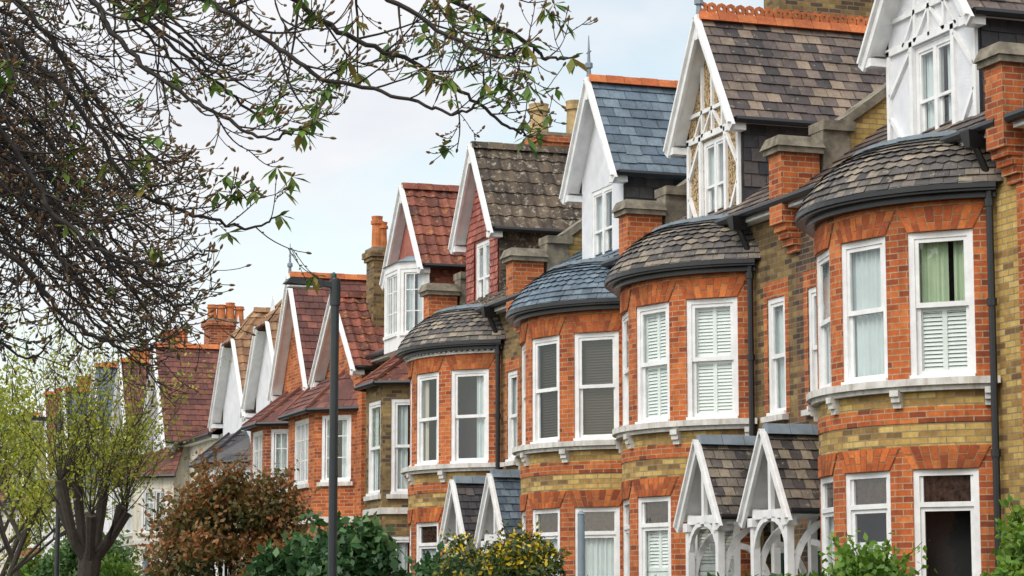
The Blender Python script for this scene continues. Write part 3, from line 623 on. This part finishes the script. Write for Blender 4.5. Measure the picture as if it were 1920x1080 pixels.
E6=dist(51.4,55.9,'brick_orange','tile_red','pan',
 [dict(Yc=53.1,Xg=14.65,hw=1.55,rw=1.75,base=0,foot=6.95,apex=8.75,Xr=14.4,Xb=18.5,wmat='brick_orange',cheek='brick_orange',win=None)],
 [dict(y0=52.0,y1=55.9,xf=13.9,xb=14.7,cw=.75,z1=6.1,bmat='brick_orange',rmat='tile_redpurple',floors=FL,style='netpart')],ez=6.9,rz=10.2,rid='tile_red')
c.build('chimney',E6)
q=MB()
for i in range(23):
    w=.2 if i%2 else .32; z=.02+i*.3
    q.box(14.63,14.66,54.65-w,54.65,z,z+.296,'stone_white')
q.build('quoins',E6)
E7=dist(55.9,59.3,'brick_orange','tile_redpurple','slate',
 [dict(Yc=57.6,Xg=14.75,hw=1.5,rw=1.72,base=0,foot=7.0,apex=9.8,Xr=14.5,Xb=19,wmat='brick_orange',cheek='brick_orange',win=None,finial=True)],
 [dict(y0=56.4,y1=59.3,xf=13.8,xb=14.8,cw=.75,z1=6.1,bmat='brick_red',rmat='tile_redpurple',floors=FL,style='netpart')],ez=6.8,rz=9.8,rh=.2)
E8=dist(59.3,67.6,'white_render','tile_tan','pan',
 [dict(Yc=61.6,Xg=15.05,hw=1.7,rw=2.05,base=0,foot=6.9,apex=9.95,Xr=14.8,Xb=19.6,wmat='white_render',cheek='white_render',win=(1.1,1.3,4.5,'netpart','casement'),clip=.3),
  dict(Yc=65.6,Xg=15.05,hw=1.7,rw=2.05,base=0,foot=6.9,apex=9.9,Xr=14.8,Xb=19.6,wmat='white_render',cheek='white_render',win=(1.1,1.3,4.5,'netpart','casement'),clip=.3)],
 [dict(y0=63.8,y1=66.8,xf=14.1,xb=15.05,cw=.7,z1=5.6,bmat='white_render',rmat='slate_grey',floors=((1.1,3.1),(4.1,5.3)),style='netpart')],ez=6.8,rz=9.6,name='rendered_house',xf=15.4,rid='tile_tan')
E9=dist(67.6,76.6,'cream_render','tile_redpurple','slate',
 [dict(Yc=73.2,Xg=14.5,hw=1.5,rw=1.8,base=0,foot=6.6,apex=9.65,Xr=14.2,Xb=19.5,wmat='white_render',cheek='cream_render',win=(1.1,1.4,6.3,'netpart','casement'))],
 [dict(y0=71.4,y1=75,xf=13.5,xb=14.5,cw=.7,z1=5.6,bmat='cream_render',rmat='tile_redpurple',floors=((1.1,3.1),(3.9,5.2)),style='netpart')],ez=6.6,rz=9.7,rh=.2,name='rendered_house')
c=MB(); chimney(c,16.2,17.4,74.6,75.4,8,10.75,'brick_red',4,'pot_orange',.5,.15); c.build('chimney',E9)
cols=[('tile_redpurple','white_render'),('slate_blue','white_render'),('slate_blue','white_render'),('tile_red','brick_red'),('slate_grey','cream_render')]
y=76.6
for i,(rf,wm) in enumerate(cols):
    e=dist(y,y+5.8,wm,rf,'slate',[dict(Yc=y+(1.5 if i%2 else 2.4),Xg=14.5,hw=1.3,rw=1.6,base=0,foot=6.8,apex=9.75+.3*(i%2),Xr=14.2,Xb=19.5,wmat=wm,cheek=wm,win=(1.1,1.3,6.3,'dark','casement'))],
     [dict(y0=y+.6,y1=y+3.8,xf=13.6,xb=14.5,cw=.7,z1=5.8,bmat=wm,rmat=rf,floors=((1.1,3.1),(4.1,5.4)),style='netpart')],ez=6.7,rz=9.6,rh=.3,tw=.35,name='rendered_house' if 'render' in wm else 'brick_house')
    cc=MB(); chimney(cc,16.0,17.0,y+4.7,y+5.3,8,10.7,'brick_red',4,'pot_orange',.45,.13); cc.build('chimney',e); y+=5.8
E=empty('brick_house'); wb=MB();rb=MB();gb=MB()
L=LF((0,128,0),(1,0,0),(0,-1,0)); ops=[]
for i in range(9):
    for z in (1.1,4.3): ops.append((-14+i*4,-14+i*4+1.3,z,z+1.6))
wall(wb,L,-16,22,0,6.4,ops,'brick_red')
for o_ in ops: window(gb,L,(o_[0]+o_[1])/2,o_[2],1.3,1.6,'netpart')
wb.box(-16,22,128.3,136,0,6.3,'brick_red')
tiles(rb,(-16,127.7,6.4),(22,127.7,6.4),(22,132,9.6),(-16,132,9.6),.3,.4,'tile_redpurple','slate',hint=(0,-1,1))
tiles(rb,(-16,136.5,6.4),(22,136.5,6.4),(22,132,9.6),(-16,132,9.6),.5,.5,'tile_redpurple','slate',hint=(0,1,1))
for x in (-12,-4,4,12,20): chimney(rb,x-.6,x+.6,131.6,132.4,9,11,'brick_red',4,'pot_orange')
wb.build('walls',E);rb.build('roof',E);gb.build('windows',E)
# houses across the street, added out of view to darken the window reflections
for k in range(8):
    ya=-46+k*8.0; yb=ya+7.98; bm=('brick_brown','brick_red')[k%2]
    E=empty('brick_house'); wb=MB();rb=MB();gb=MB()
    L=LF((-10,0,0),(0,1,0),(1,0,0)); ops=[]
    for yy in (ya+1.6,ya+4.8):
        for z in (1.1,4.3): ops.append((yy,yy+1.5,z,z+1.8))
    wall(wb,L,ya,yb,0,7.3,ops,bm)
    for o_ in ops: window(gb,L,(o_[0]+o_[1])/2,o_[2],1.5,1.8,'dark')
    wb.box(-19,-10.5,ya,yb,0,7.2,bm)
    tiles(rb,(-9.7,ya,7.3),(-9.7,yb,7.3),(-14.5,yb,10.6),(-14.5,ya,10.6),.4,.5,'slate_plum','slate',hint=(1,0,1))
    tiles(rb,(-19.3,ya,7.3),(-19.3,yb,7.3),(-14.5,yb,10.6),(-14.5,ya,10.6),.6,.8,'slate_plum','slate',hint=(-1,0,1))
    for yq in (ya+.02,yb-.02): wb.face([(-10,yq,7.2),(-19,yq,7.2),(-14.5,yq,10.5)],bm)
    chimney(rb,-14.9,-14.1,ya+.2,ya+1.4,9.5,12,'brick_brown',2,'pot_orange')
    wb.build('walls',E);rb.build('roof',E);gb.build('windows',E)
# ------------------------------------------------------------ ground, road
g=MB(); g.face([(-600,-600,0),(600,-600,0),(600,900,0),(-600,900,0)],'soil'); g.build('ground')
g=MB(); g.face([(1.6,-60,.004),(8.0,-60,.004),(8.0,122,.004),(1.6,122,.004)],'asphalt'); g.build('road')
g=MB()
for i in range(45): g.face([(4.75,-58+i*4,.008),(4.85,-58+i*4,.008),(4.85,-56+i*4,.008),(4.75,-56+i*4,.008)],'road_paint')
g.build('road_markings')
for nm_,x0,x1,kx in (('pavement',8.15,10.6,8.0),('pavement',-1.4,1.45,1.45)):
    g=MB(); g.box(x0,x1,-60,122,-.05,.12,'paving'); g.box(kx,kx+.15,-60,122,-.05,.125,'kerb_stone'); g.build(nm_)
g=MB()
yy=18
while yy<100:
    g.box(10.62,10.85,yy,yy+4.1,0,.75,'brick_yellow'); g.box(10.58,10.89,yy-.03,yy+4.13,.75,.83,'stone_weathered')
    for k in (yy-.2,yy+4.13): g.box(10.55,10.92,k-.0,k+.2,0,1.1,'brick_orange'); g.box(10.51,10.96,k-.03,k+.23,1.1,1.2,'stone_weathered')
    yy+=5.65
g.build('garden_wall')
# ------------------------------------------------------------ street furniture
def lamp(x,y,h):
    b_=MB(); b_.tube([(x,y,.1),(x,y,.12),(x,y,1.3),(x,y,1.35),(x,y,h-.02),(x,y,h)],[.11,.10,.10,.062,.058,.05],'lamp_paint',14)
    b_.tube([(x,y,h-.38),(x,y,h-.02)],.075,'lamp_paint',14)
    b_.beam((x+.06,y,h-.12),(x-.2,y,h-.08),.09,.07,'lamp_paint',(0,1,0))
    b_.hexa([(x-.2,y-.07,h-.14),(x-.2,y+.07,h-.14),(x-.72,y+.13,h-.1),(x-.72,y-.13,h-.1),(x-.2,y-.06,h-.03),(x-.2,y+.06,h-.03),(x-.66,y+.12,h-.03),(x-.66,y-.12,h-.03)],'lamp_paint')
    b_.box(x-.66,x-.3,y-.1,y+.1,h-.155,h-.135,'stone_white')
    b_.tube([(x-.02,y,h),(x-.02,y,h+.05),(x-.02,y,h+.08)],[.04,.04,.015],'door_green',8)
    b_.box(x-.065,x+.0,y-.115,y-.1,.6,1.1,'black_iron')
    return b_.build('street_lamp')
lamp(8.7,32.0,6.15); lamp(9.0,57.9,6.2)
b_=MB(); b_.tube([(10.05,26.1,.1),(10.05,26.1,2.7)],.042,'grey_paint',12); b_.tube([(10.05,26.1,2.7),(10.05,26.1,2.74)],[.05,.02],'grey_paint',12); b_.build('sign_post')
b_=MB(); b_.tube([(9.5,49.6,.1),(9.5,49.6,2.85)],.04,'grey_paint',10); b_.box(9.46,9.54,49.4,49.56,2.4,2.8,'grey_paint'); b_.build('sign_post')
# ------------------------------------------------------------ foliage
rng=np.random.default_rng(5)
def leaves(name,pts,size,mat,parent=None,stretch=1.8,droop=0,col=None):
    n=len(pts); a=rng.normal(size=(n,3)); a/=np.linalg.norm(a,axis=1)[:,None]
    b=rng.normal(size=(n,3)); b-=a*(a*b).sum(1)[:,None]; b/=np.linalg.norm(b,axis=1)[:,None]
    s=size*rng.uniform(.6,1.3,(n,1)); a=a*s*stretch; b=b*s*.5
    c3=np.cross(a,b); c3/=np.linalg.norm(c3,axis=1)[:,None]+1e-9
    v=np.stack([pts,pts+a*.45+b+c3*s*.1,pts+a,pts+a*.45-b+c3*s*.1],1).reshape(-1,3)
    me=bpy.data.meshes.new(name); me.vertices.add(4*n); me.loops.add(4*n); me.polygons.add(n)
    me.vertices.foreach_set('co',v.astype(np.float32).ravel()); me.loops.foreach_set('vertex_index',np.arange(4*n,dtype=np.int32))
    me.polygons.foreach_set('loop_start',np.arange(0,4*n,4,dtype=np.int32)); me.polygons.foreach_set('loop_total',np.full(n,4,dtype=np.int32))
    me.update(calc_edges=True); me.materials.append(M[mat])
    ca=me.color_attributes.new('rnd','FLOAT_COLOR','CORNER'); c=(rng.uniform(0,1,n) if col is None else col).astype(np.float32); c=np.repeat(c,4)
    ca.data.foreach_set('color',np.stack([c,c,c,np.ones_like(c)],1).ravel())
    ob=bpy.data.objects.new(name,me); S.collection.objects.link(ob)
    if parent: ob.parent=parent
    return ob
def shrub(name,x,y,h,r,mat,n=9000,size=.06,blobs=26,z0=.2,stretch=1.8):
    E=empty(name); pts=[];cols=[]; tb=MB()
    for k in range(blobs):
        th=rng.uniform(0,6.28); zz=z0+(h-z0)*rng.uniform(.1,.88)**.8
        f=zz/h; env=r*math.sqrt(max(.05,1-((f-.4)/.68)**2)); rr=env*rng.uniform(.3,.95)
        c=np.array([x+rr*math.cos(th),y+rr*math.sin(th),zz]); br=r*rng.uniform(.18,.4)
        br=min(br,h-zz+.08)
        m=n//blobs; d=rng.normal(size=(m,3)); d/=np.linalg.norm(d,axis=1)[:,None]
        rad_=br*rng.uniform(.4,1.25,(m,1))**.9; p=c+d*rad_; p[:,2]=np.maximum(p[:,2],.1); pts.append(p)
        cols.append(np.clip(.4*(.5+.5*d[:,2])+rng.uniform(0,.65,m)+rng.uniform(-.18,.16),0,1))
        tb.tube([(x+rng.uniform(-.1,.1),y+rng.uniform(-.1,.1),0),(lerp(x,c[0],.4),lerp(y,c[1],.4),zz*.5),tuple(c)],[.035,.022,.008],'bark',5)
        for j in range(4):
            e=c+np.array([rng.normal()*.5,rng.normal()*.5,rng.uniform(.4,1.2)])*br*1.4
            tb.tube([tuple(c),tuple(e)],[.006,.003],'bark',4)
            q=c+(e-c)*rng.uniform(.4,1.05,(14,1))+rng.normal(scale=.04,size=(14,3)); pts.append(q); cols.append(rng.uniform(.4,1,14))
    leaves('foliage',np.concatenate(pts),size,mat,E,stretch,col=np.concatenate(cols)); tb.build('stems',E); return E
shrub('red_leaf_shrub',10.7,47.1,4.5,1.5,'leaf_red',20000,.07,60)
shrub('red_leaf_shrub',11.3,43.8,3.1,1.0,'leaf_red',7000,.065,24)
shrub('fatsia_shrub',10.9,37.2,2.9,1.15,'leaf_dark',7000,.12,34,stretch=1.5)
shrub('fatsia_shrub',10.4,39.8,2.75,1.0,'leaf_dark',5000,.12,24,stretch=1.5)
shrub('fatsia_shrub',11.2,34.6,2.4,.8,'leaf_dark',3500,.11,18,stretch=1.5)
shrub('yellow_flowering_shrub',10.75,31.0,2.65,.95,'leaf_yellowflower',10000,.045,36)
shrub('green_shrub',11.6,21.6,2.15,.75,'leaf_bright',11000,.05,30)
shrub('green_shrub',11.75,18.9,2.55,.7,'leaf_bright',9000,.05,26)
n=20000; P_=np.stack([rng.uniform(10.95,11.6,n),rng.uniform(22.0,29.8,n),rng.uniform(.1,1.86,n)],1)
P_[:,2]+=.05*np.sin(P_[:,1]*3.1)+.03*np.sin(P_[:,1]*7.7)+.05; leaves('garden_hedge',P_,.05,'leaf_hedge')
def leafy_tree(name,x,y,h,spread,mat,seed,trunk=.16,pollard=False,nleaf=5,size=.07):
    E=empty(name); tb=MB(); rr=random.Random(seed); tips=[]
    def br(p,d,ln,r,lv):
        pts=[V(p)];n=5;dd=V(d).normalized()
        for i in range(n):
            dd=(dd+V((rr.uniform(-.2,.2),rr.uniform(-.2,.2),rr.uniform(-.05,.18)))).normalized(); pts.append(pts[-1]+dd*ln/n)
        tb.tube(pts,[lerp(r,r*.4,i/n) for i in range(n+1)],'bark',5 if lv else 8,cap=False)
        if lv>=2: tips.extend(pts[2:])
        if lv<3:
            k=rr.randint(4,6) if lv<2 else 4
            for j in range(k):
                q=pts[rr.randint(2,n)]; a=rr.uniform(0,6.28); nd=(dd*.7+V((math.cos(a),math.sin(a),rr.uniform(0,.5)))*.75*spread).normalized(); br(q,nd,ln*rr.uniform(.5,.75),r*.42,lv+1)
    if pollard:
        tb.tube([(x,y,0),(x+.05,y,1),(x-.05,y+.05,2),(x+.02,y,2.9)],[trunk*1.3,trunk,trunk*1.05,trunk*1.25],'bark',10)
        for k in range(7):
            a=k*.9+rr.uniform(-.3,.3); e=V((x+.8*math.cos(a),y+.8*math.sin(a),3.7+1.2*rr.random()))
            tb.tube([(x,y,2.6),(x+.4*math.cos(a),y+.4*math.sin(a),3.1),tuple(e)],[.14,.10,.13],'bark',8)
            for j in range(13):
                a2=rr.uniform(0,6.28); sp_=rr.uniform(.2,1.0); br(e,(math.cos(a2)*sp_,math.sin(a2)*sp_,1),h*rr.uniform(.12,.42),.014,2)
    else:
        br((x,y,0),(0,0,1),h*.55,trunk,0)
    T=np.array([tuple(t) for t in tips]); T=np.repeat(T,nleaf,0); T=T+rng.normal(scale=.14,size=T.shape)
    tb.build('trunk_and_branches',E); leaves('foliage',T,size,mat,E)
    return E
leafy_tree('spring_tree',9.0,62.0,8.4,1.0,'leaf_spring',3,.12,nleaf=8)
leafy_tree('spring_tree',7.9,60.0,7.6,1.1,'leaf_spring',15,.12,nleaf=7)
leafy_tree('spring_tree',8.4,70.0,8.5,1.1,'leaf_spring',5,.14,nleaf=8)
leafy_tree('pollarded_tree',9.3,55.1,7.0,1,'leaf_spring',4,.22,True,3,.055)
leafy_tree('spring_tree',7.0,88,9,1.1,'leaf_bright',8,.16,nleaf=10,size=.1)
leafy_tree('spring_tree',10.5,82,8,1.1,'leaf_spring',9,.16,nleaf=9,size=.1)
shrub('garden_shrub',10.9,56.5,2.9,1.3,'leaf_bright',6000,.08,24)
shrub('garden_shrub',11.0,66,3.6,1.6,'leaf_hedge',6000,.09,24)
shrub('garden_shrub',11.0,74,3.4,1.6,'leaf_bright',5000,.1,24)
# ------------------------------------------------------------ foreground chestnut tree
rt=random.Random(11)
tb=MB(); budv=MB(); leafpts=[]; leafdir=[]
cs_,sn_=math.cos(PSI),math.sin(PSI)
def TW(a,d,h): return V((a*cs_+d*sn_,-a*sn_+d*cs_,h))
AX=V((cs_,-sn_,0)); DX=V((sn_,cs_,0))
def smooth(pts,n):
    out=[]; P=[pts[0]]+pts+[pts[-1]]
    for i in range(1,len(P)-2):
        p0,p1,p2,p3=P[i-1:i+3]
        for k in range(n):
            t=k/n; out.append(.5*((2*p1)+(p2-p0)*t+(2*p0-5*p1+4*p2-p3)*t*t+(3*p1-p0-3*p2+p3)*t**3))
    out.append(P[-2]); return out
def bud(p,d,s):
    d=d.normalized()
    budv.tube([p,p+d*s*.5,p+d*s*1.1,p+d*s*1.5],[s*.16,s*.36,s*.28,s*.05],'bud',5,cap=False)
def leafcluster(p,s):
    for k in range(rt.randint(5,8)):
        a=rt.uniform(0,6.28); leafpts.append(tuple(p)); leafdir.append((math.cos(a)*.7,math.sin(a)*.7,rt.uniform(-1.2,.3),s*rt.uniform(.7,1.2)))
def twig(p,d,ln,r,lv,leafy,ls,hang=0):
    n=7 if lv<3 else 5; pts=[p]; d=d.normalized()
    curl=rt.uniform(.10,.30)
    for i in range(n):
        up=curl*(i/n)*1.5-.05-hang*(1-i/n)
        d=(d+UP*up+AX*rt.uniform(-.10,.10)+DX*rt.uniform(-.12,.12)+UP*rt.uniform(-.09,.09)).normalized(); pts.append(pts[-1]+d*ln/n)
    tb.tube(pts,[lerp(r,max(r*.5,.0026),i/n) for i in range(n+1)],'bark_twig',4,cap=False)
    for q in pts[1:-1]:
        if rt.random()<(.4 if leafy>.2 else .25): bud(q,(d+V((rt.uniform(-1,1),rt.uniform(-1,1),rt.uniform(-.6,1)))).normalized(),.013)
    if lv<3:
        k=int(ln/.15)+1
        for j in range(k):
            i=rt.randint(1,n-1); q=pts[i].lerp(pts[i+1],rt.random()); dd=(pts[i+1]-pts[i]).normalized()
            sg=rt.choice((-1,1)); sd=(dd.cross(DX)).normalized()*sg
            nd=(dd*.8+sd*rt.uniform(.35,.8)+DX*rt.uniform(-.5,.5)).normalized()
            twig(q,nd,ln*rt.uniform(.35,.65),r*.6,lv+1,leafy,ls,hang*.5)
    bud(pts[-1],d,.026)
    if rt.random()<leafy: leafcluster(pts[-1],ls)
def limb(pts,r0,r1,leafy,sp=.13,tl=.75,ls=.06,hang=0):
    pp=smooth(pts,8); n=len(pp)
    pp=[p+V((rt.uniform(-.014,.014),rt.uniform(-.014,.014),rt.uniform(-.014,.014))) for p in pp]
    tb.tube(pp,[lerp(r0,r1,i/(n-1)) for i in range(n)],'bark_twig',6,cap=False)
    acc=0
    for i in range(1,n-1):
        acc+=(pp[i]-pp[i-1]).length
        if acc>sp:
            acc=rt.uniform(-.04,.04); dd=(pp[i+1]-pp[i]).normalized(); sg=rt.choice((-1,1,1)); f=i/n
            sd=dd.cross(DX).normalized()*sg
            nd=(dd*.8+sd*rt.uniform(.4,1.0)+DX*rt.uniform(-.7,.7)).normalized()
            twig(pp[i],nd,tl*rt.uniform(.35,1.0)*(1.05-.6*f),lerp(r0,r1,f)*.5,1+(f>.75),leafy*(.4+.9*f),ls,hang)
    bud(pp[-1],pp[-1]-pp[-2],.035)
    if leafy>.1: leafcluster(pp[-1],ls*1.2)
limbs=[
 [(-2.4,5.7),(-1.95,5.2),(-1.48,4.87),(-1.05,4.55),(-.62,4.42),(-.31,4.3),(-.14,4.38)],
 [(-1.9,5.75),(-1.36,5.25),(-.99,5.0),(-.56,4.84),(-.28,4.68),(0,4.51),(.08,4.50)],
 [(-1.3,5.75),(-.8,5.25),(-.34,4.92),(-.06,4.8),(.08,4.84)],
 [(-.9,5.6),(-.31,5.28),(.1,5.07),(.22,5.0),(.38,5.04)],
 [(-3.1,5.8),(-2.5,5.2),(-2.26,4.85),(-1.95,4.53),(-1.57,4.3),(-1.36,4.16),(-1.14,4.19)],
 [(-3.6,5.5),(-2.97,4.95),(-2.6,4.6),(-2.28,4.12),(-1.95,3.97),(-1.6,3.9),(-1.43,3.99)],
 [(-3.6,4.9),(-3.0,4.4),(-2.66,3.9),(-2.35,3.65),(-2.0,3.55),(-1.7,3.62)],
 [(-3.7,4.2),(-3.0,3.7),(-2.7,3.35),(-2.4,3.2),(-2.1,3.2)]]
starts=[]
for k,l in enumerate(limbs):
    d0=13.6+.25*(k%4); P_=[TW(a,d0+.12*i*(1 if k%2 else -1),h) for i,(a,h) in enumerate(l)]
    starts.append(P_[0]); limb(P_,.021,.006,.28 if k<6 else .08,.145,.7,.10 if k<6 else .06)
for k in range(44):
    d0=rt.uniform(14.2,19); sc=d0/14
    if k<12: hpx=rt.uniform(40,440); wpx=rt.uniform(-50,max(120,700-hpx*.8))
    else: hpx=rt.uniform(300,700); wpx=rt.uniform(-120,470-(hpx-240)*.25)
    if k>=34: wpx=rt.uniform(180,480-(hpx-240)*.25)
    a=(wpx-960)*.00309*sc; h=1.6+(1.87+(540-hpx)*.00309)*sc
    hang=.20 if k>=12 else .03
    L_=rt.uniform(1.4,2.4)*sc*(.75 if k>=12 else 1); dy=rt.uniform(.9,1.6)*sc
    P_=[TW(a-L_,d0+rt.uniform(-.6,.6),h+dy),TW(a-L_*.62,d0,h+dy*.66),TW(a-L_*.3,d0+rt.uniform(-.2,.2),h+dy*.22),TW(a-L_*.1,d0,h-.02),TW(a,d0+rt.uniform(-.2,.2),h+.06)]
    starts.append(P_[0]); limb(P_,.018,.005,.035,.16,.8,.05,hang)
E=empty('chestnut_tree')
tc_=TW(-7.2,15.5,0)
tb.tube([tc_,tc_+UP*.6,tc_+UP*3,tc_+UP*6,tc_+UP*9,tc_+UP*11],[.55,.42,.38,.33,.2,.08],'bark',14)
for s_ in starts:
    z=min(9,max(4,s_.z*.7+rt.uniform(0,.8))); o_=V((tc_.x,tc_.y,z)); md=(o_+s_)/2+UP*(.9)
    tb.tube(smooth([o_,md,s_],6),[lerp(.11,.02,i/12) for i in range(13)],'bark',7,cap=False)
for k in range(12):
    a=rt.uniform(2.2,5.2); e=tc_+V((math.cos(a)*-3.5,math.sin(a)*3.5,rt.uniform(6,10))); o_=tc_+UP*rt.uniform(4,8.5)
    limb([o_,(o_+e)/2+UP*.7,e],.07,.01,.05,.5,1.6)
tb.build('trunk_and_branches',E); budv.build('buds',E)
lb=MB()
for p,q in zip(leafpts,leafdir):
    p=V(p); d=V(q[:3]).normalized(); s_=q[3]; u=d.cross(UP if abs(d.z)<.95 else V((1,0,0))).normalized(); r_=rt.random()
    w=s_*.22; m_=p+d*s_*.65
    lb.face([p,m_+u*w,p+d*s_*1.15-UP*s_*.12,m_-u*w],'leaf_bud',r=r_)
lb.build('young_leaves',E)
# ------------------------------------------------------------ light, world, camera
sun=bpy.data.lights.new('sun','SUN'); sun.energy=1.5; sun.angle=math.radians(22); sun.color=(1,.95,.88)
so=bpy.data.objects.new('sun',sun); S.collection.objects.link(so)
el=math.radians(46); az=math.radians(238)
sd=V((math.sin(az)*math.cos(el),math.cos(az)*math.cos(el),math.sin(el)))
so.rotation_euler=sd.to_track_quat('Z','Y').to_euler(); so.location=(0,0,40)
w=bpy.data.worlds.new('World'); S.world=w; w.use_nodes=True; N=w.node_tree.nodes; L=w.node_tree.links
bg=N['Background']; sky=N.new('ShaderNodeTexSky'); sky.sky_type='NISHITA'; sky.sun_disc=False; sky.sun_elevation=el; sky.sun_rotation=az
sky.air_density=1; sky.dust_density=.6
tc=N.new('ShaderNodeTexCoord'); mp=N.new('ShaderNodeMapping'); mp.inputs['Scale'].default_value=(1,1,2.2); mp.inputs['Location'].default_value=(.35,.1,0); L.new(tc.outputs['Generated'],mp.inputs[0])
f=ramp(N,L,noise(N,L,mp.outputs[0],6,7,.5),[(.38,.22),(.58,1)])
shade=ramp(N,L,noise(N,L,mp.outputs[0],9,5,.5),[(.3,(7.9,8.4,9.1)),(.55,(9.4,9.5,9.75))])
dt=N.new('ShaderNodeVectorMath'); dt.operation='DOT_PRODUCT'; L.new(tc.outputs['Generated'],dt.inputs[0]); dt.inputs[1].default_value=tuple(sd)
glow=ramp(N,L,dt.outputs['Value'],[(0,(1,1,1)),(.5,(1.5,1.5,1.48)),(1,(2.9,2.8,2.65))])
shade=mixc(N,L,'MULTIPLY',1,shade,glow)
skyc=mixc(N,L,'MULTIPLY',1,sky.outputs[0],(2.5,2.15,1.7))
L.new(mixc(N,L,'MIX',f,skyc,shade),bg.inputs[0]); bg.inputs[1].default_value=.1
cam=bpy.data.cameras.new('camera'); co=bpy.data.objects.new('camera',cam); S.collection.objects.link(co)
cam.lens=85; cam.sensor_width=36; cam.clip_end=3000; co.location=(0,0,1.6)
co.rotation_euler=(math.pi/2+PIT,0,-PSI); S.camera=co
S.view_settings.view_transform='Standard'; S.view_settings.look='None'; S.view_settings.exposure=0
